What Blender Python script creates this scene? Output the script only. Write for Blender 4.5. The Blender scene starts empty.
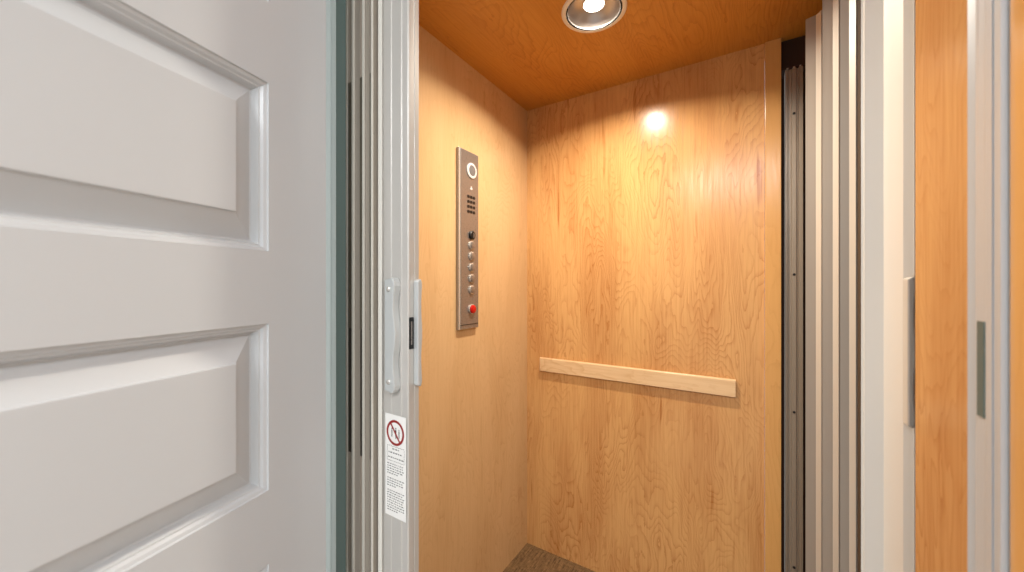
import bpy, bmesh, math, random
from mathutils import Vector, Matrix

scene = bpy.context.scene
COL = scene.collection
R = math.radians
random.seed(4)

# ------------------------------------------------------------------ camera
CAM_H = 1.254
F_PX = 373.0
cam_d = bpy.data.cameras.new('camera')
cam = bpy.data.objects.new('camera', cam_d)
COL.objects.link(cam)
cam.location = (0, 0, CAM_H)
cam.rotation_euler = (R(90), 0, R(32.0))
cam_d.sensor_width = 36.0
cam_d.lens = 36.0 * F_PX / 1024.0
cam_d.shift_y = -1.0 / 1024.0
cam_d.clip_start = 0.02
cam_d.dof.use_dof = True
cam_d.dof.focus_distance = 1.0
cam_d.dof.aperture_fstop = 3.0
scene.camera = cam

# ------------------------------------------------------------------ world and light
w = bpy.data.worlds.new('world')
scene.world = w
w.use_nodes = True
w.node_tree.nodes['Background'].inputs[0].default_value = (0.86, 0.93, 1.0, 1)
w.node_tree.nodes['Background'].inputs[1].default_value = 0.45

def area(name, loc, target, size, size_y, power, color):
    d = bpy.data.lights.new(name, 'AREA')
    d.shape = 'RECTANGLE'; d.size = size; d.size_y = size_y
    d.energy = power; d.color = color
    o = bpy.data.objects.new(name, d); COL.objects.link(o)
    o.location = loc
    o.rotation_euler = (Vector(target) - Vector(loc)).to_track_quat('-Z', 'Y').to_euler()
    return o
area('hall_area_light', (0.0, -1.75, 2.44), (0.0, -1.75, 0), 1.3, 1.1, 84, (0.97, 0.98, 1.0))  # unseen light behind the camera, placed to graze the door mouldings
area('hall_area_light', (1.05, -0.75, 2.44), (0.0, 0.4, 0.9), 0.5, 0.5, 27, (0.93, 0.97, 1.0))  # added light from the right to brighten folded panels and left wall

scene.view_settings.view_transform = 'Standard'
scene.view_settings.look = 'None'
scene.view_settings.gamma = 1.0
scene.view_settings.use_curve_mapping = False
scene.view_settings.exposure = 0.17

BULB_STRENGTH = 8.0
DOWNLIGHT_POWER = 11.0
BULB_COLOR = (1.0, 0.89, 0.74)

# ------------------------------------------------------------------ materials
def lin(r, g, b):
    f = lambda c: (c / 255 / 12.92) if c / 255 <= 0.04045 else ((c / 255 + 0.055) / 1.055) ** 2.4
    return (f(r), f(g), f(b), 1)

def base_mat(name, color, rough=0.5, metal=0.0, spec=0.5):
    m = bpy.data.materials.new(name); m.use_nodes = True
    b = m.node_tree.nodes['Principled BSDF']
    b.inputs['Base Color'].default_value = color
    b.inputs['Roughness'].default_value = rough
    b.inputs['Metallic'].default_value = metal
    b.inputs['Specular IOR Level'].default_value = spec
    return m, m.node_tree, b

def N(nt, typ, **kw):
    n = nt.nodes.new(typ)
    for k, v in kw.items():
        setattr(n, k, v)
    return n

def math_node(nt, op, a, b=None):
    n = N(nt, 'ShaderNodeMath', operation=op)
    for i, v in enumerate((a, b)):
        if v is None: continue
        if isinstance(v, (int, float)): n.inputs[i].default_value = v
        else: nt.links.new(v, n.inputs[i])
    return n.outputs[0]

def noise(nt, vec, scale, detail=2.0, rough=0.5, dist=0.0):
    n = N(nt, 'ShaderNodeTexNoise')
    n.inputs['Scale'].default_value = scale
    n.inputs['Detail'].default_value = detail
    n.inputs['Roughness'].default_value = rough
    n.inputs['Distortion'].default_value = dist
    nt.links.new(vec, n.inputs['Vector'])
    return n.outputs['Fac']

def mapping(nt, scale, loc=(0, 0, 0)):
    tc = N(nt, 'ShaderNodeTexCoord')
    mp = N(nt, 'ShaderNodeMapping')
    mp.inputs['Scale'].default_value = scale
    mp.inputs['Location'].default_value = loc
    nt.links.new(tc.outputs['Object'], mp.inputs['Vector'])
    return mp.outputs['Vector']

def mixc(nt, fac, a, b):
    n = N(nt, 'ShaderNodeMix', data_type='RGBA')
    if isinstance(fac, (int, float)): n.inputs[0].default_value = fac
    else: nt.links.new(fac, n.inputs[0])
    for i, v in ((6, a), (7, b)):
        if isinstance(v, tuple): n.inputs[i].default_value = v
        else: nt.links.new(v, n.inputs[i])
    return n.outputs[2]

def maprange(nt, v, a, b, c, d):
    n = N(nt, 'ShaderNodeMapRange', interpolation_type='SMOOTHSTEP')
    n.inputs[1].default_value = a; n.inputs[2].default_value = b
    n.inputs[3].default_value = c; n.inputs[4].default_value = d
    nt.links.new(v, n.inputs[0])
    return n.outputs[0]

def maple(name, light, dark, axis='Z', seed=(0, 0, 0), rough=0.2, rings=46, contrast=0.85):
    """plain sliced maple veneer: contour-like cathedral lines along one axis, fine fibres, soft mottling"""
    m, nt, b = base_mat(name, light, rough, 0.0, 0.36)
    def sc(across, along):
        return tuple(along if a == axis else across for a in 'XYZ')
    big = noise(nt, mapping(nt, sc(4.6, 1.15), seed), 1.0, 3.0, 0.45, 0.35)
    wob = noise(nt, mapping(nt, sc(16, 5), seed), 1.0, 2.0, 0.5)
    jag = noise(nt, mapping(nt, sc(75, 22), seed), 1.0, 2.0, 0.6)
    f = math_node(nt, 'ADD', math_node(nt, 'MULTIPLY', big, rings * 1.0), math_node(nt, 'MULTIPLY', wob, 1.3))
    f = math_node(nt, 'ADD', f, math_node(nt, 'MULTIPLY', jag, 0.8))
    line = math_node(nt, 'POWER', math_node(nt, 'FRACT', f), 4.5)
    patch = noise(nt, mapping(nt, sc(5, 2.0), (seed[0] + 7, seed[1] + 3, seed[2])), 1.0, 2.0, 0.5)
    line = math_node(nt, 'MULTIPLY', line, maprange(nt, patch, 0.30, 0.68, 0.15, 1.0))
    fib = noise(nt, mapping(nt, sc(190, 6), seed), 1.0, 2.0, 0.6)
    mott = noise(nt, mapping(nt, sc(7, 1.6), (seed[0] + 1, seed[1] + 5, seed[2] + 2)), 1.0, 2.0, 0.5)
    t = math_node(nt, 'MULTIPLY', line, contrast * 0.62)
    t = math_node(nt, 'ADD', t, maprange(nt, fib, 0.35, 0.75, 0.0, contrast * 0.30))
    t = math_node(nt, 'ADD', t, maprange(nt, mott, 0.35, 0.70, 0.0, contrast * 0.35))
    streak = noise(nt, mapping(nt, sc(42, 3.2), (seed[0] + 2, seed[1] + 9, seed[2] + 4)), 1.0, 1.0, 0.5)
    t = math_node(nt, 'ADD', t, maprange(nt, streak, 0.70, 0.80, 0.0, contrast * 0.6))
    cl = N(nt, 'ShaderNodeClamp'); nt.links.new(t, cl.inputs[0])
    c = mixc(nt, cl.outputs[0], light, dark)
    nt.links.new(c, b.inputs['Base Color'])
    rr = maprange(nt, fib, 0.3, 0.7, rough - 0.03, rough + 0.05)
    nt.links.new(rr, b.inputs['Roughness'])
    return m

def metal(name, color, rough=0.35, brush='Z', amount=0.08, metallic=1.0):
    m, nt, b = base_mat(name, color, rough, metallic)
    s = tuple(3 if a == brush else 260 for a in 'XYZ')
    n = noise(nt, mapping(nt, s), 1.0, 2.0, 0.6)
    nt.links.new(maprange(nt, n, 0.3, 0.7, max(0.05, rough - amount), rough + amount), b.inputs['Roughness'])
    return m

def paint(name, color, rough=0.35, bump=0.02):
    m, nt, b = base_mat(name, color, rough)
    n = noise(nt, mapping(nt, (120, 120, 120)), 1.0, 3.0)
    bp = N(nt, 'ShaderNodeBump')
    bp.inputs['Strength'].default_value = bump; bp.inputs['Distance'].default_value = 0.001
    nt.links.new(n, bp.inputs['Height']); nt.links.new(bp.outputs[0], b.inputs['Normal'])
    return m

MAPLE_L = lin(227, 176, 114); MAPLE_D = lin(176, 108, 52)
M = {}
M['maple_back'] = maple('maple_back', MAPLE_L, MAPLE_D, 'Z', (0.3, 0.1, 0.25))
M['maple_side_lit'] = maple('maple_side_lit', lin(226, 188, 138), lin(188, 138, 84), 'Z', (4.1, 2.6, 1.3), contrast=0.5)  # left wall veneer lightened in place of neutral hall light
M['maple_top_bounce'] = maple('maple_top_bounce', lin(212, 148, 62), lin(176, 108, 36), 'Y', (2.2, 8.1, 0.0), rough=0.4)  # orange deepened to carry bounced light on the ceiling veneer
M['maple_solid'] = maple('maple_solid', lin(230, 176, 106), lin(192, 128, 62), 'Z', (9.0, 4.0, 2.0), contrast=0.30, rings=20)
M['maple_rail'] = maple('maple_rail', lin(238, 204, 158), lin(196, 142, 84), 'X', (1.0, 7.0, 3.0), contrast=0.6, rings=24)
M['white_door'] = paint('white_door_paint', lin(206, 209, 212), 0.26)
M['white_trim'] = paint('white_trim_paint', lin(228, 228, 224), 0.35)
M['jamb'] = paint('jamb_shade_tint', lin(196, 206, 204), 0.35)  # tint of a white jamb in shadow, put into the base colour
M['seal'] = paint('teal_seal', lin(92, 112, 110), 0.5)
M['wall'] = paint('wall_paint', lin(205, 203, 198), 0.7, 0.08)
M['alu'] = metal('anodised_aluminium', lin(206, 203, 198), 0.4, metallic=0.3)
M['alu_dull'] = metal('dull_aluminium', lin(172, 162, 150), 0.42, metallic=0.3)
M['alu_dark'] = metal('dark_aluminium', lin(170, 156, 138), 0.35, metallic=0.3)
M['alu_white'] = metal('satin_white_aluminium', lin(240, 238, 230), 0.4, metallic=0.05)
M['alu_cool'] = metal('cool_aluminium', lin(206, 214, 220), 0.4, metallic=0.2)
M['bead'] = metal('pale_aluminium', lin(222, 218, 208), 0.4, metallic=0.2)
M['steel'] = metal('brushed_stainless', lin(150, 142, 136), 0.34, 'X', metallic=0.6)
M['steel_edge'] = metal('polished_stainless', lin(225, 222, 216), 0.2, metallic=0.6)
M['handle'] = base_mat('cast_handle_metal', lin(206, 210, 210), 0.3, 0.3)[0]
M['black'] = base_mat('black_plastic', lin(22, 20, 20), 0.45)[0]
M['dark_gap'] = base_mat('dark_rubber', lin(58, 52, 44), 0.6)[0]
M['smoke'] = base_mat('smoked_strip', lin(92, 86, 74), 0.35)[0]
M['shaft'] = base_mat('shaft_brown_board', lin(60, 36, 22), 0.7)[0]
M['red'] = base_mat('red_plastic', lin(200, 22, 18), 0.25)[0]
M['sticker'] = base_mat('sticker_white', lin(246, 245, 242), 0.4)[0]
M['sticker_red'] = base_mat('sticker_red', lin(150, 22, 20), 0.4)[0]
M['sticker_ink'] = base_mat('sticker_ink', lin(46, 44, 44), 0.5)[0]
M['lens'] = base_mat('grey_lens', lin(120, 118, 118), 0.2)[0]
M['ring_white'] = base_mat('white_ring', lin(235, 230, 226), 0.3)[0]
M['reflector'] = base_mat('spun_reflector', lin(205, 200, 197), 0.4, 0.8)[0]
M['trim_ring'] = paint('downlight_trim_paint', lin(236, 228, 218), 0.35)

mb, ntb, bb = base_mat('lamp_face', (1, 1, 1, 1), 0.3)
bb.inputs['Emission Color'].default_value = (*BULB_COLOR, 1)
bb.inputs['Emission Strength'].default_value = BULB_STRENGTH
M['bulb'] = mb

def carpet_mat():
    m, nt, b = base_mat('woven_carpet', lin(140, 108, 70), 0.9)
    a = noise(nt, mapping(nt, (240, 16, 1)), 1.0, 2.0)
    c = noise(nt, mapping(nt, (90, 90, 1)), 1.0, 3.0)
    t = math_node(nt, 'ADD', math_node(nt, 'MULTIPLY', a, 0.7), math_node(nt, 'MULTIPLY', c, 0.4))
    nt.links.new(mixc(nt, maprange(nt, t, 0.35, 0.75, 0, 1), lin(84, 62, 38), lin(146, 114, 74)), b.inputs['Base Color'])
    bp = N(nt, 'ShaderNodeBump'); bp.inputs['Strength'].default_value = 0.5; bp.inputs['Distance'].default_value = 0.003
    nt.links.new(t, bp.inputs['Height']); nt.links.new(bp.outputs[0], b.inputs['Normal'])
    return m
M['carpet'] = carpet_mat()
M['hall_floor'] = maple('hall_floor_wood', lin(168, 160, 150), lin(130, 122, 112), 'Y', (3, 3, 0), rough=0.35)

# ------------------------------------------------------------------ mesh helpers
def prism(bm, pts, z0, z1):
    """extrude a closed footprint (list of x,y) from z0 to z1"""
    lo = [bm.verts.new((x, y, z0)) for x, y in pts]
    hi = [bm.verts.new((x, y, z1)) for x, y in pts]
    n = len(pts)
    bm.faces.new(lo); bm.faces.new(hi)
    for i in range(n):
        j = (i + 1) % n
        bm.faces.new((lo[i], lo[j], hi[j], hi[i]))

def box(bm, x0, x1, y0, y1, z0, z1):
    prism(bm, [(x0, y0), (x1, y0), (x1, y1), (x0, y1)], z0, z1)

def prism_axis(bm, pts, a0, a1, f):
    """extrude a 2D outline between a0 and a1; f(u, v, a) -> xyz"""
    lo = [bm.verts.new(f(u, v, a0)) for u, v in pts]
    hi = [bm.verts.new(f(u, v, a1)) for u, v in pts]
    n = len(pts)
    bm.faces.new(lo); bm.faces.new(hi)
    for i in range(n):
        j = (i + 1) % n
        bm.faces.new((lo[i], lo[j], hi[j], hi[i]))

def lathe(bm, prof, f, seg=40, cap_first=False, cap_last=False):
    """spin profile [(r, h)] ; f(cx, cy, h) -> xyz"""
    rings = []
    for r, h in prof:
        rings.append([bm.verts.new(f(r * math.cos(2 * math.pi * k / seg), r * math.sin(2 * math.pi * k / seg), h)) for k in range(seg)])
    for a, b in zip(rings, rings[1:]):
        for k in range(seg):
            j = (k + 1) % seg
            bm.faces.new((a[k], a[j], b[j], b[k]))
    if cap_first: bm.faces.new(rings[0])
    if cap_last: bm.faces.new(rings[-1])

def strip_poly(line, t):
    """thin closed footprint following an open polyline, thickness t"""
    L, Rr = [], []
    n = len(line)
    for i in range(n):
        a = Vector(line[max(0, i - 1)]); b = Vector(line[min(n - 1, i + 1)])
        d = (b - a).normalized(); nn = Vector((-d.y, d.x)) * t / 2
        p = Vector(line[i])
        L.append(tuple(p + nn)); Rr.append(tuple(p - nn))
    return L + Rr[::-1]

def build(name, bm, mat, parent=None, bevel=0.0, smooth=False, seg=2):
    bmesh.ops.recalc_face_normals(bm, faces=bm.faces[:])
    me = bpy.data.meshes.new(name)
    bm.to_mesh(me); bm.free()
    me.materials.append(mat)
    o = bpy.data.objects.new(name, me); COL.objects.link(o)
    if parent is not None: o.parent = parent
    if bevel > 0:
        md = o.modifiers.new('bevel', 'BEVEL')
        md.width = bevel; md.segments = seg; md.limit_method = 'ANGLE'; md.angle_limit = R(35)
    if smooth:
        for p in me.polygons: p.use_smooth = True
        md = o.modifiers.new('edge', 'EDGE_SPLIT'); md.split_angle = R(40)
    return o

def thing(name, label, cat, loc=(0, 0, 0), rz=0.0, group=None):
    o = bpy.data.objects.new(name, None); COL.objects.link(o)
    o.empty_display_size = 0.05
    o.location = loc; o.rotation_euler = (0, 0, rz)
    o['label'] = label; o['category'] = cat
    if group: o['group'] = group
    return o

def structure(o, label=None, cat=None):
    o['kind'] = 'structure'
    if label: o['label'] = label
    if cat: o['category'] = cat
    return o

def pix(x, Y):
    """X on the line of constant Y seen under column x of the frame"""
    return Y * math.tan(math.atan((x - 512) / F_PX) - R(32))

# ------------------------------------------------------------------ cab shell
XL, YB, ZC = -0.899, 1.577, 2.10
LX, LY = -0.396, 1.110                        # downlight centre
XB = 0.105                                    # right end of the back panel
XR = 0.30                                     # outer side of the right-hand doorway

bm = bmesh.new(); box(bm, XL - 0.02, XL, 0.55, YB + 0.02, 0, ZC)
structure(build('wall_left', bm, M['maple_side_lit']), 'maple veneer cab wall, lightened for hall light, holding the steel control panel', 'wall')
bm = bmesh.new(); box(bm, XL, XB - 0.047, YB, YB + 0.02, 0, ZC)
structure(build('wall_back', bm, M['maple_back']), 'maple veneer back wall of the lift cab behind the handrail', 'wall')
bm = bmesh.new(); box(bm, XB - 0.046, XB, YB - 0.008, YB + 0.02, 0, ZC)
structure(build('trim_1', bm, M['maple_solid'], bevel=0.0015), 'solid maple edge strip down the right end of the back wall', 'trim')
bm = bmesh.new(); box(bm, XL, XR, 0.50, 1.70, -0.02, 0)
structure(build('floor', bm, M['carpet']), 'brown woven carpet floor of the lift cab', 'floor')

# ceiling with a round hole for the downlight
HOLE = 0.086
bm = bmesh.new()
x0, x1, y0, y1 = XL, XR, 0.46, 1.70
angs = [2 * math.pi * k / 64 for k in range(64)] + [math.atan2(y - LY, x - LX) % (2 * math.pi) for x in (x0, x1) for y in (y0, y1)]
angs = sorted(set(round(a, 6) for a in angs))
inner, outer, up = [], [], []
for a in angs:
    c, s = math.cos(a), math.sin(a)
    t = min(((x1 - LX) / c if c > 1e-9 else (x0 - LX) / c if c < -1e-9 else 9e9),
            ((y1 - LY) / s if s > 1e-9 else (y0 - LY) / s if s < -1e-9 else 9e9))
    inner.append(bm.verts.new((LX + HOLE * c, LY + HOLE * s, ZC)))
    outer.append(bm.verts.new((LX + t * c, LY + t * s, ZC)))
    up.append(bm.verts.new((LX + HOLE * c, LY + HOLE * s, ZC + 0.018)))
n = len(angs)
outer2 = [bm.verts.new((v.co.x, v.co.y, ZC + 0.018)) for v in outer]
for i in range(n):
    j = (i + 1) % n
    bm.faces.new((inner[i], inner[j], outer[j], outer[i]))
    bm.faces.new((inner[i], inner[j], up[j], up[i]))
    bm.faces.new((up[i], up[j], outer2[j], outer2[i]))
    bm.faces.new((outer[i], outer[j], outer2[j], outer2[i]))
structure(build('ceiling', bm, M['maple_top_bounce']), 'maple veneer ceiling of the lift cab, bounce light in its orange, around the downlight', 'ceiling')

# dark recess right of the back panel, and the closed landing behind the right gate
bm = bmesh.new(); box(bm, XB, XR, 1.665, 1.70, 0, ZC)
structure(build('wall_recess', bm, M['shaft']), 'dark brown recess behind the grey channel beside the back wall', 'wall')
bm = bmesh.new(); box(bm, XR, XR + 0.02, 0.62, 1.70, 0, ZC + 0.018)
structure(build('wall_right', bm, M['shaft']), 'dark landing side behind the folded right gate', 'wall')
bm = bmesh.new(); box(bm, XB + 0.002, XR, 1.598, 1.664, 2.0, ZC)
structure(build('trim_2', bm, M['shaft']), 'dark header board above the grey channel', 'trim')

# maple return panels of the right front corner
bm = bmesh.new(); box(bm, 0.2005, 0.222, 0.592, 0.737, 0, ZC)
structure(build('wall_right_return', bm, M['maple_back'], bevel=0.001), 'maple return panel between the right gate post and the strike channel', 'wall')
bm = bmesh.new(); box(bm, 0.2005, 0.222, 0.43, 0.5185, 0, ZC)
structure(build('trim_3', bm, M['maple_solid'], bevel=0.001), 'maple strip at the far right edge in front of the strike channel', 'trim')
bm = bmesh.new(); box(bm, 0.223, XR, 0.43, 0.62, 0, ZC)
structure(build('wall_right_backing', bm, M['shaft']), 'board behind the maple return panels', 'wall')

# ------------------------------------------------------------------ hall shell
HY = 0.445                                    # hall side of the shaft wall
bm = bmesh.new(); box(bm, -1.5, 1.6, -2.4, 0.50, -0.02, -0.001)
structure(build('floor_hall', bm, M['hall_floor']), 'wooden hall floor in front of the lift', 'floor')
bm = bmesh.new(); box(bm, -1.5, 1.6, -2.4, HY, 2.46, 2.5)
structure(build('ceiling_hall', bm, M['wall']), 'white hall ceiling', 'ceiling')
bm = bmesh.new()
box(bm, -1.5, -0.761, HY, HY + 0.04, 0, 2.46)
box(bm, 0.223, 1.6, 0.38, 0.429, 0, 2.46)
box(bm, -0.76, 0.223, 0.41, 0.449, 2.10, 2.46)
structure(build('wall_front', bm, M['wall']), 'white hall wall around the lift opening', 'wall')
bm = bmesh.new(); box(bm, -1.52, -1.5, -2.4, HY + 0.04, 0, 2.5)
structure(build('wall_hall_left', bm, M['wall']), 'white hall wall behind the open door', 'wall')
bm = bmesh.new(); box(bm, 1.6, 1.62, -2.4, HY + 0.04, 0, 2.5)
structure(build('wall_hall_right', bm, M['wall']), 'white hall wall on the right', 'wall')
# left jamb of the hall door with its stop and teal seal
JY = 0.43
jx0, jx1 = pix(318, JY), pix(336.2, JY + 0.002)
bm = bmesh.new()
box(bm, -0.80, jx1, JY, JY + 0.002, 0, 2.1)
xa, xb_ = pix(330, JY), pix(331.5, JY)
box(bm, xa - 0.004, xb_, JY - 0.002, JY, 0, 2.1)
structure(build('trim_4', bm, M['jamb'], bevel=0.001), 'door jamb tinted pale grey for shade, beside the white panelled door edge', 'trim')
bm = bmesh.new(); box(bm, -0.76, jx1, JY + 0.002, JY + 0.0225, 0, 2.1)
structure(build('trim_5', bm, M['seal']), 'dark teal seal strip behind the left jamb', 'trim')

# ------------------------------------------------------------------ white five panel door
def make_door():
    W, H, T = 0.76, 2.03, 0.035
    root = thing('door_1', 'white raised-panel hall door standing open on the left', 'door', (-0.648, 0.402, 0.0), math.atan2(-0.968, 0.25))
    root['kind'] = 'structure'
    st = 0.117                                  # stile width
    zs = [(0.201, 0.458), (0.572, 0.829), (0.938, 1.197), (1.304, 1.565), (1.685, 1.942)]
    bm = bmesh.new()
    # local: x along the width from the hinge, +y towards the camera side, z up
    def slab(xa, xb, za, zb):
        box(bm, xa, xb, -T, 0, za, zb)
    slab(0.006, st, 0.006, H); slab(W - st, W, 0, H)
    edges = [0.006] + [v for p in zs for v in p] + [H]
    for i in range(0, len(edges), 2):
        slab(st, W - st, edges[i], edges[i + 1])
    bmesh.ops.remove_doubles(bm, verts=bm.verts[:], dist=1e-5)
    build('door_frame', bm, M['white_door'], root)
    prof = [(0, 0), (0.0020, 0.0), (0.0026, -0.0030), (0.0070, -0.0045), (0.0098, -0.0085), (0.0116, -0.0088), (0.0134, -0.0125),
            (0.0158, -0.0190), (0.0182, -0.0193), (0.0525, 0.0000), (0.0530, 0.0026), (0.0545, 0.0030)]
    for za, zb in zs:
        bm = bmesh.new()
        loops = []
        for off, d in prof:
            loops.append([bm.verts.new(p) for p in ((st + off, d, za + off), (W - st - off, d, za + off), (W - st - off, d, zb - off), (st + off, d, zb - off))])
        for a, b in zip(loops, loops[1:]):
            for k in range(4):
                j = (k + 1) % 4
                bm.faces.new((a[k], a[j], b[j], b[k]))
        bm.faces.new(loops[-1])
        back = [bm.verts.new((v.co.x, -T + 0.004, v.co.z)) for v in loops[0]]
        for k in range(4):
            j = (k + 1) % 4
            bm.faces.new((loops[0][k], loops[0][j], back[j], back[k]))
        bm.faces.new(back[::-1])
        build('door_panel', bm, M['white_door'], root)
    return root
make_door()

# ------------------------------------------------------------------ pull handle used on both gates
def pull_handle(parent, f, h0, h1, wdt, dep, screws=True, mat='handle'):
    """f(u, v, z): u across, v out from the mount. wavy edge bar with two screws"""
    bm = bmesh.new()
    n = 28
    fr, bk = [], []
    right = []
    for i in range(n + 1):
        t = i / n
        wv = wdt * (0.90 + 0.10 * math.cos(4 * math.pi * t)) if 0.04 < t < 0.96 else wdt * (0.72 if t in (0, 1) else 0.93)
        right.append((wv, h0 + (h1 - h0) * t))
    outline = [(0.0, h0 + 0.004), ] + right + [(0.0, h1 - 0.004)]
    prism_axis(bm, outline, 0.0, dep, lambda u, z, a: f(u, a, z))
    hd = build('pull_handle', bm, M[mat], parent, bevel=0.0025)
    for zz in ((h0 + 0.022, h1 - 0.022) if screws else ()):
        b2 = bmesh.new()
        lathe(b2, [(0.0048, dep), (0.0048, dep + 0.0016), (0.003, dep + 0.003), (0.0006, dep + 0.0034)],
              lambda a, b, h, zz=zz: f(wdt * 0.42 + a, h, zz + b), 16, False, True)
        build('screw', b2, M['steel_edge'], hd, smooth=True)
    return hd

# ------------------------------------------------------------------ left folding gate of the front opening
GY = 0.49
def make_front_gate():
    base = Vector((pix(381, GY), GY, 0))
    root = thing('folding_gate', 'grey aluminium folding gate stacked at left with warning sticker and pull handles', 'gate', base)
    L = lambda x, y: (x - base.x, y - base.y)
    Z0, Z1 = 0.012, 2.085
    X = lambda px: pix(px, GY)
    # lead post: ribbed extrusion
    xs = dict(a=X(371.6), b=X(378.6), c=pix(378.8, GY - .004), d=pix(382.2, GY - .005), e=X(383.0), f=X(390.3), g=X(391.6), h=X(400.6), i=X(401.8), j=X(408.2))
    y = GY
    pts = [(xs['a'], y + 0.004), (xs['b'], y + 0.001), (xs['c'], y - 0.004), (xs['d'], y - 0.005), (xs['e'], y),
           (xs['f'], y), (xs['f'] + 0.0006, y - 0.0016), (xs['g'], y - 0.0016), (xs['g'] + 0.0006, y),
           (xs['h'], y), (xs['h'] + 0.0006, y - 0.0016), (xs['i'], y - 0.0016), (xs['i'] + 0.0006, y),
           (xs['j'] - 0.002, y), (xs['j'], y + 0.002), (xs['j'], y + 0.0145), (xs['j'] - 0.0015, y + 0.0155), (xs['j'], y + 0.0165), (xs['j'], y + 0.027), (xs['a'], y + 0.027)]
    bm = bmesh.new(); prism(bm, [L(*p) for p in pts], Z0, Z1)
    build('lead_post', bm, M['alu'], root, bevel=0.0004, seg=1)
    bm = bmesh.new(); prism(bm, [L(*p) for p in ((xs['c'], y - 0.0042), (xs['d'], y - 0.0052), (xs['d'], y - 0.0064), (xs['c'], y - 0.0056))], Z0, Z1)
    build('edge_bead', bm, M['alu_white'], root)  # white strip carries the specular glint along the post's rib
    # folded panels edge on
    PY = 0.474
    pale = {343.4: ((344.4, 346.6), (351.6, 353.4)), 354.0: ((362.2, 363.6),), 364.0: ((370.9, 372.0),)}
    for (pa, pb, pc, pd) in ((343.4, 347.2, 350.8, 353.8), (354.0, 359.0, 361.8, 363.8), (364.0, 368.8, 370.6, 371.6)):
        a, b, c, d = (pix(v, PY) for v in (pa, pb, pc, pd))
        y = PY
        foot = [(a, y + 0.003), (b, y + 0.002), (b, y + 0.005), (c, y + 0.005), (c, y + 0.002), (d, y + 0.002), (d, y + 0.012), (a, y + 0.06)]
        bm = bmesh.new(); prism(bm, [L(*p) for p in foot], Z0, Z1)
        p = build('gate_panel', bm, M['alu_dull'], root)
        for e0, e1 in (pale[pa]):
            ea, eb = pix(e0, y - 0.001), pix(e1, y - 0.001)
            bm = bmesh.new(); prism(bm, [L(ea, y - 0.001), L(eb, y - 0.001), L(eb, y + 0.002), L(ea, y + 0.002)], Z0, Z1)
            build('edge_bead', bm, M['bead'], p)
        bm = bmesh.new(); q0 = L(b + 0.0002, y + 0.0016); q1 = L(c - 0.0002, y + 0.0048)
        box(bm, q0[0], q1[0], q0[1], q1[1], 1.165, 1.672)
        build('window_strip', bm, M['smoke'], p)
        bm = bmesh.new(); box(bm, q0[0], q1[0], q0[1] + 0.001, q1[1], 0.909, 1.1645)
        build('insert_strip', bm, M['dark_gap'], p)
    # hall side handle
    hx0 = pix(385.4, GY - 0.013)
    pull_handle(root, lambda u, v, z: (hx0 - base.x + u, -v, z), 1.049, 1.268, 0.030, 0.016)
    # cab side handle, seen edge on
    sx = xs['j'] - base.x
    pull_handle(root, lambda u, v, z: (sx + v, 0.013 + u, z), 1.060, 1.266, 0.012, 0.0125, False)
    # latch in the side of the post
    bm = bmesh.new(); box(bm, sx - 0.001, sx + 0.0012, 0.002, 0.0125, 1.133, 1.193)
    lt = build('latch', bm, M['black'], root)
    bm = bmesh.new(); box(bm, sx + 0.0012, sx + 0.002, 0.0055, 0.0085, 1.141, 1.185)
    build('latch_bolt', bm, M['steel'], lt)
    # warning sticker
    u0, u1, z0, z1 = pix(386.3, GY) - base.x, pix(407.0, GY) - base.x, 0.808, 1.0045
    yy = -0.0019
    bm = bmesh.new(); box(bm, u0, u1, yy - 0.0004, yy, z0, z1)
    stk = build('warning_sticker', bm, M['sticker'], root)
    stk['label'] = 'white sticker with red prohibition circle and small print'
    cx, cz, r = (u0 + u1) / 2 - 0.0005, 0.9705, 0.0245
    yt = yy - 0.0004
    bm = bmesh.new()
    seg = 40
    rows = []
    for rr in (r, r - 0.0048):
        rows.append([bm.verts.new((cx + rr * math.cos(2 * math.pi * k / seg), yt - 0.0003, cz + rr * math.sin(2 * math.pi * k / seg))) for k in range(seg)])
    for k in range(seg):
        j = (k + 1) % seg
        bm.faces.new((rows[0][k], rows[0][j], rows[1][j], rows[1][k]))
    dx, dz = math.cos(R(-52)), math.sin(R(-52)); wv = 0.0019
    bm.faces.new([bm.verts.new((cx + s * dx * (r - 0.003) + q * -dz * wv, yt - 0.00035, cz + s * dz * (r - 0.003) + q * dx * wv)) for s, q in ((-1, -1), (1, -1), (1, 1), (-1, 1))])
    build('prohibition_sign', bm, M['sticker_red'], stk)
    # little figures inside the circle
    bm = bmesh.new()
    for ox, sc in ((-0.0095, 0.8), (0.0015, 1.0), (0.0105, 0.8)):
        bm.faces.new([bm.verts.new((cx + ox + 0.0016 * sc * math.cos(2 * math.pi * k / 10), yt - 0.0002, cz + 0.0085 * sc + 0.0016 * sc * math.sin(2 * math.pi * k / 10))) for k in range(10)])
        for (a0, b0, a1, b1) in ((-.002, .006, .002, -.002), (-.002, -.0025, -.0004, -.011), (.0004, -.0025, .002, -.011)):
            bm.faces.new([bm.verts.new((cx + ox + px * sc * 0.8, yt - 0.0002, cz + pz * sc)) for px, pz in ((a0, b0), (a1, b0), (a1, b1), (a0, b1))])
    build('pictogram', bm, M['sticker_ink'], stk)
    bm = bmesh.new()
    def dash(a, b, zc, h):
        bm.faces.new([bm.verts.new((px, yt - 0.0002, pz)) for px, pz in ((a, zc - h), (b, zc - h), (b, zc + h), (a, zc + h))])
    fx0, fx1 = u0 + 0.006, u1 - 0.005
    for zc in (0.9435, 0.915): dash(fx0, fx1, zc, 0.0003)                 # box round the heading
    for xc in (fx0, fx1): dash(xc - 0.0003, xc + 0.0003, 0.9293, 0.0142)
    rnd = random.Random(2)
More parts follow.
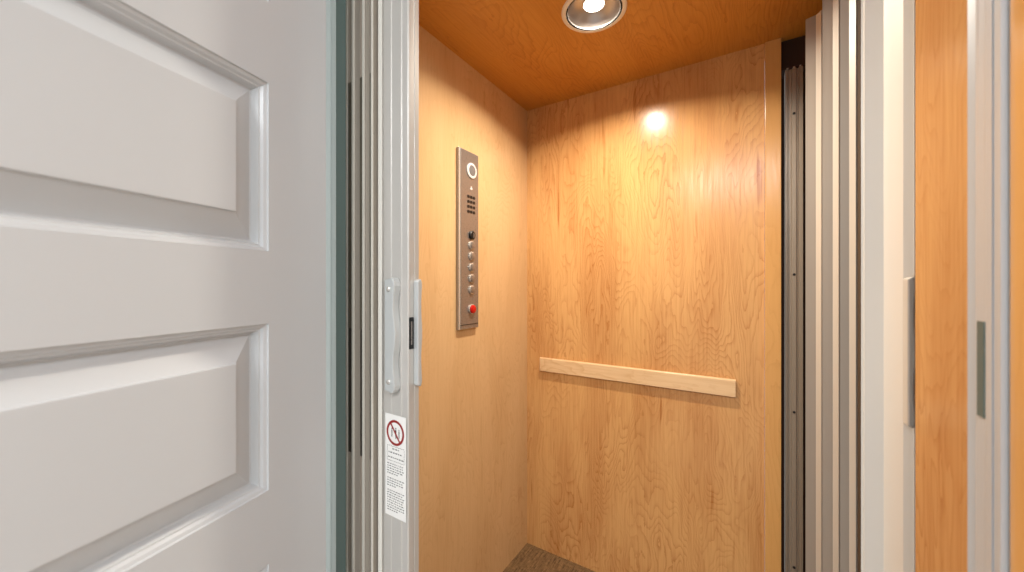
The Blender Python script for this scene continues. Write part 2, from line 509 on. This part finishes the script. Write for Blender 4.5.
    rows_z = [(0.9385, 0.0009, 0.3, 0.75), (0.931, 0.0010, .08, .95), (0.9215, 0.0010, .06, .92)]
    zc = 0.909
    for k in range(18):
        if k in (5, 9): zc -= 0.0048
        rows_z.append((zc, 0.00075, 0.0, 0.98 if k not in (4, 8, 17) else 0.6)); zc -= 0.0047
    for zc, h, a, b in rows_z:
        xx = fx0 + a * (fx1 - fx0)
        while xx < fx0 + b * (fx1 - fx0) - 0.003:
            wl = rnd.uniform(0.002, 0.006)
            dash(xx, min(xx + wl, fx1), zc, h); xx += wl + 0.0022
    build('small_print', bm, M['sticker_ink'], stk)
    return root
make_front_gate()

# ------------------------------------------------------------------ right folding gate
def make_side_gate():
    base = Vector((0.17, 1.1, 0))
    root = thing('folding_gate', 'beige metal folding gate zigzagging along the right side of the cab', 'gate', base)
    L = lambda x, y: (x - base.x, y - base.y)
    P = lambda px, Y: (pix(px, Y), Y)
    def hit(p, deg, px):
        # walk from p in plan direction deg (clockwise from the cab depth) until the line of sight through column px
        th = math.atan((px - 512) / F_PX) - R(32)
        dx, dy = math.sin(R(deg)), math.cos(R(deg))
        t = (p[1] * math.tan(th) - p[0]) / (dx - dy * math.tan(th))
        return (p[0] + dx * t, p[1] + dy * t)
    prev = (0.20, 1.44)
    for Y0, pa, pb, pc in ((1.335, 806.0, 816.8, 822.2), (1.20, 823.0, 833.8, 839.6), (1.07, 840.8, 850.4, 857.0)):
        a = P(pa, Y0); b = hit(a, 108, pb); c = hit(b, 150, pc)
        line = [prev, a, b, c, (c[0] + 0.004, c[1] + 0.001)]
        bm = bmesh.new(); prism(bm, strip_poly([L(*p) for p in line], 0.0022), 0.012, 2.005 if Y0 > 1.3 else 2.02)
        gp = build('gate_panel', bm, M['alu_dull'], root)
        bm = bmesh.new(); prism(bm, strip_poly([L(q[0] - 0.0016, q[1] - 0.0004) for q in (b, c)], 0.0012), 0.014, 2.004 if Y0 > 1.3 else 2.019)
        build('edge_bead', bm, M['bead'], gp)  # paler strip carries the cab lamp's light on this fold
        prev = (c[0] + 0.002, c[1] - 0.004)
    A0 = P(861.0, 0.935); A1 = hit(A0, 100, 863.4); A2 = hit(A1, 170, 864.4); A3 = hit(A2, 112, 883.6); A4 = hit(A3, 160, 903.2); A5 = hit(A4, 128, 915.6)
    pts = [A0, A1, A2, A3, A4, A5, (0.236, A5[1]), (0.236, 0.94)]
    bm = bmesh.new(); prism(bm, [L(*p) for p in pts], 0.012, 2.06)
    build('lead_post', bm, M['alu_white'], root)
    bm = bmesh.new(); prism(bm, [L(*p) for p in (P(857.6, 1.0), P(861.4, 0.96), (0.20, 0.945), (0.215, 0.95), (0.215, 1.0))], 0.012, 2.03)
    build('hinge_strip', bm, M['dark_gap'], root)
    hx = P(914.8, A5[1] - 0.02)
    pull_handle(root, lambda u, v, z: (hx[0] - base.x + (u - 0.009), A5[1] - base.y - v, z), 1.022, 1.268, 0.0105, 0.022, False, 'bead')
    return root
make_side_gate()

# ------------------------------------------------------------------ grey channel in the recess
def make_channel():
    Y = 1.590
    xa, xb = pix(785.2, Y), pix(803.0, Y)
    base = Vector(((xa + xb) / 2, Y, 0))
    root = thing('gate_channel', 'dark aluminium guide channel screwed in the recess beside the back wall', 'channel', base)
    h = (xb - xa) / 2
    pts = [(-h, 0.0), (-h + 0.007, 0.0), (-h + 0.009, 0.005), (-h + 0.017, 0.005), (-h + 0.019, 0.0), (-h + 0.030, 0.0), (-h + 0.032, 0.006), (-h + 0.036, 0.006),
           (-h + 0.038, -0.001), (h, -0.001), (h, 0.040), (-h, 0.040)]
    bm = bmesh.new(); prism(bm, pts, 0.0, 1.995)
    build('channel_body', bm, M['alu_dark'], root)
    for zz in (1.84, 1.29, 0.82, 0.29):
        bm = bmesh.new()
        lathe(bm, [(0.0042, 0.0004), (0.0042, -0.0012), (0.0020, -0.0022)], lambda a, b, hh, zz=zz: (-h + 0.0245 + a, hh, zz + b), 14, False, True)
        build('screw', bm, M['black'], root, smooth=True)
    for ux in (-0.018, 0.0, 0.017):
        bm = bmesh.new(); box(bm, ux - 0.003, ux + 0.003, -0.003, 0.006, 1.995, 1.999)
        build('clip', bm, M['steel_edge'], root)
make_channel()

# ------------------------------------------------------------------ strike channel on the right
def make_strike():
    base = Vector((0.2, 0.555, 0))
    root = thing('strike_channel', 'pale aluminium strike channel with dark latch slot between maple strips at far right', 'channel', base)
    L = lambda px, Y: (pix(px, Y) - base.x, Y - base.y)
    B3, B4 = L(976.5, 0.568), L(985.0, 0.553)
    pts = [L(967.5, 0.586), L(975.4, 0.578), B3, B4, L(986.0, 0.548), L(992.0, 0.537), L(993.0, 0.538), L(1000.5, 0.5225), (0.024, -0.0322), (0.024, 0.034)]
    bm = bmesh.new(); prism(bm, pts, 0.0, 2.09)
    build('channel_body', bm, M['alu_cool'], root)
    # latch slot set in the groove
    a, b = Vector(L(978.5, 0.5645)), Vector(L(985.5, 0.5517))
    d = (b - a).normalized(); nn = Vector((-abs(d.y), -abs(d.x)))
    q = [a, b, b - nn * 0.004, a - nn * 0.004]
    q = [tuple(p + nn * 0.0012) for p in q]
    bm = bmesh.new(); prism(bm, q, 1.124, 1.218)
    build('latch_slot', bm, M['seal'], root)
make_strike()

# ------------------------------------------------------------------ control panel on the left wall
def make_panel():
    ya, yb = 1.050, 1.168
    root = thing('control_panel', 'tall stainless steel lift control panel on the left maple wall', 'control panel', (XL, (ya + yb) / 2, 1.088))
    hw = (yb - ya) / 2; H = 0.672
    # local: x out from the wall, y along the wall, z up
    bm = bmesh.new(); box(bm, 0.0, 0.0105, -hw, hw, 0, H)
    build('backbox', bm, M['alu_dark'], root, bevel=0.003)
    bm = bmesh.new(); box(bm, 0.0105, 0.0145, -hw + 0.001, hw - 0.001, 0.001, H - 0.001)
    build('edge_highlight', bm, M['steel_edge'], root, bevel=0.0015)  # bright rim drawn as the highlight along the plate's near edge
    bm = bmesh.new(); box(bm, 0.014, 0.0165, -hw + 0.009, hw - 0.003, 0.003, H - 0.003)
    build('faceplate', bm, M['steel'], root, bevel=0.0012)
    X0 = 0.017
    def disc(name, y, z, prof, mat, parent=root, seg=28):
        b = bmesh.new()
        lathe(b, prof, lambda p, q, h: (X0 + h, y + p, z + q), seg, False, True)
        return build(name, b, mat, parent, smooth=True)
    yc = 0.012
    zp = lambda py: CAM_H - (py - 285) * 1.425 / 373 - 1.088          # height of a row of the plate
    ind = disc('indicator_ring', yc, zp(171.5), [(0.029, 0), (0.029, 0.003), (0.026, 0.0045), (0.0205, 0.0045), (0.0205, 0.003)], M['ring_white'])
    disc('lens', yc, zp(171.5), [(0.0205, 0.003), (0.018, 0.0044), (0.010, 0.0055), (0.002, 0.0058)], M['lens'], ind)
    # small engraved mark under the indicator
    bm = bmesh.new(); box(bm, X0, X0 + 0.0004, yc - 0.007, yc + 0.005, zp(190.2), zp(188.6))
    box(bm, X0, X0 + 0.0004, yc - 0.004, yc + 0.002, zp(188.4), zp(187.0))
    build('engraved_mark', bm, M['ring_white'], root)
    bm = bmesh.new()
    for r_ in range(4):
        zc = zp(197.8 + r_ * 4.9)
        for c_ in range(3):
            y0_ = yc - 0.026 + c_ * 0.0168
            pts = []
            for k in range(12):
                a = 2 * math.pi * k / 12
                pts.append((y0_ + 0.0075 + (0.0038 if math.cos(a) >= 0 else -0.0038) + 0.0034 * math.cos(a), zc + 0.0058 * math.sin(a)))
            prism_axis(bm, pts, X0, X0 + 0.0006, lambda u, v, a: (a, u, v))
    build('speaker_grille', bm, M['black'], root)
    ks = disc('key_switch', yc, zp(235.5), [(0.0165, 0), (0.0165, 0.006), (0.013, 0.009), (0.006, 0.009)], M['black'])
    b2 = bmesh.new(); box(b2, X0 + 0.009, X0 + 0.013, yc - 0.0025, yc + 0.0025, zp(235.5) - 0.010, zp(235.5) + 0.006)
    build('key_slot', b2, M['steel'], ks, bevel=0.001)
    for py in (245.6, 256.4, 267.6, 278.5, 289.7):
        bt = disc('floor_button', yc, zp(py), [(0.0165, 0), (0.0165, 0.004), (0.0135, 0.0055), (0.0135, 0.0045)], M['steel_edge'])
        disc('button_cap', yc, zp(py), [(0.0132, 0.003), (0.0132, 0.0075), (0.0105, 0.009), (0.002, 0.0092)], M['steel'], bt)
    rb = disc('stop_button_ring', yc, zp(309), [(0.0185, 0), (0.0185, 0.004), (0.0165, 0.005), (0.0165, 0.004)], M['steel_edge'])
    rc = disc('stop_button', yc, zp(309), [(0.0160, 0.003), (0.0160, 0.010), (0.013, 0.0125), (0.002, 0.013)], M['red'], rb)
    rc['label'] = 'red stop button'
    bm = bmesh.new(); box(bm, X0, X0 + 0.0008, -hw + 0.006, hw - 0.006, zp(324.2), zp(323.4))
    build('bottom_seam', bm, M['dark_gap'], root)
make_panel()

# ------------------------------------------------------------------ handrail
def make_rail():
    xa, xb = -0.822, -0.028
    root = thing('handrail', 'flat maple handrail board across the back wall', 'handrail', ((xa + xb) / 2, YB, 0.850))
    h = (xb - xa) / 2
    bm = bmesh.new(); 
    prism_axis(bm, [(-0.017, 0.0), (-0.004, 0.0), (-0.004, 0.063), (-0.013, 0.063), (-0.017, 0.059)], -h, h, lambda u, v, a: (a, u, v))
    build('rail_board', bm, M['maple_rail'], root, bevel=0.0015)
    for ux in (-0.27, 0.27):
        bm = bmesh.new(); box(bm, ux - 0.03, ux + 0.03, -0.004, 0, 0.014, 0.050)
        build('spacer_block', bm, M['maple_rail'], root)
make_rail()

# ------------------------------------------------------------------ recessed downlight
def make_downlight():
    root = thing('recessed_downlight', 'round recessed downlight with white trim ring in the cab ceiling', 'ceiling light', (LX, LY, ZC))
    f = lambda a, b, h: (a, b, h)
    bm = bmesh.new(); lathe(bm, [(0.0845, 0.001), (0.0855, -0.004), (0.0965, -0.0035), (0.0985, -0.0015), (0.0990, -0.0002)], f, 64)
    build('trim_ring', bm, M['trim_ring'], root, smooth=True)
    bm = bmesh.new(); lathe(bm, [(0.0846, -0.0035), (0.0846, 0.008), (0.0785, 0.008)], f, 64)
    build('shadow_groove', bm, M['black'], root, smooth=True)
    bm = bmesh.new(); lathe(bm, [(0.0800, -0.002), (0.0790, 0.004), (0.0745, 0.020), (0.062, 0.036), (0.046, 0.044)], f, 64, False, True)
    build('reflector', bm, M['reflector'], root, smooth=True)
    bm = bmesh.new(); lathe(bm, [(0.0335, 0.0435), (0.0335, 0.021), (0.0318, 0.0185), (0.0312, 0.0195)], f, 40)
    lp = build('lamp', bm, M['ring_white'], root, smooth=True)
    bm = bmesh.new(); lathe(bm, [(0.0312, 0.0193), (0.0313, 0.021)], f, 40, True, True)
    build('lamp_face', bm, M['bulb'], lp)
    d = bpy.data.lights.new('downlight_beam', 'AREA')
    d.shape = 'DISK'; d.size = 0.058; d.energy = DOWNLIGHT_POWER; d.color = BULB_COLOR; d.spread = R(150)
    o = bpy.data.objects.new('downlight_beam', d); COL.objects.link(o)
    o.parent = root; o.location = (0, 0, 0.0178)
make_downlight()
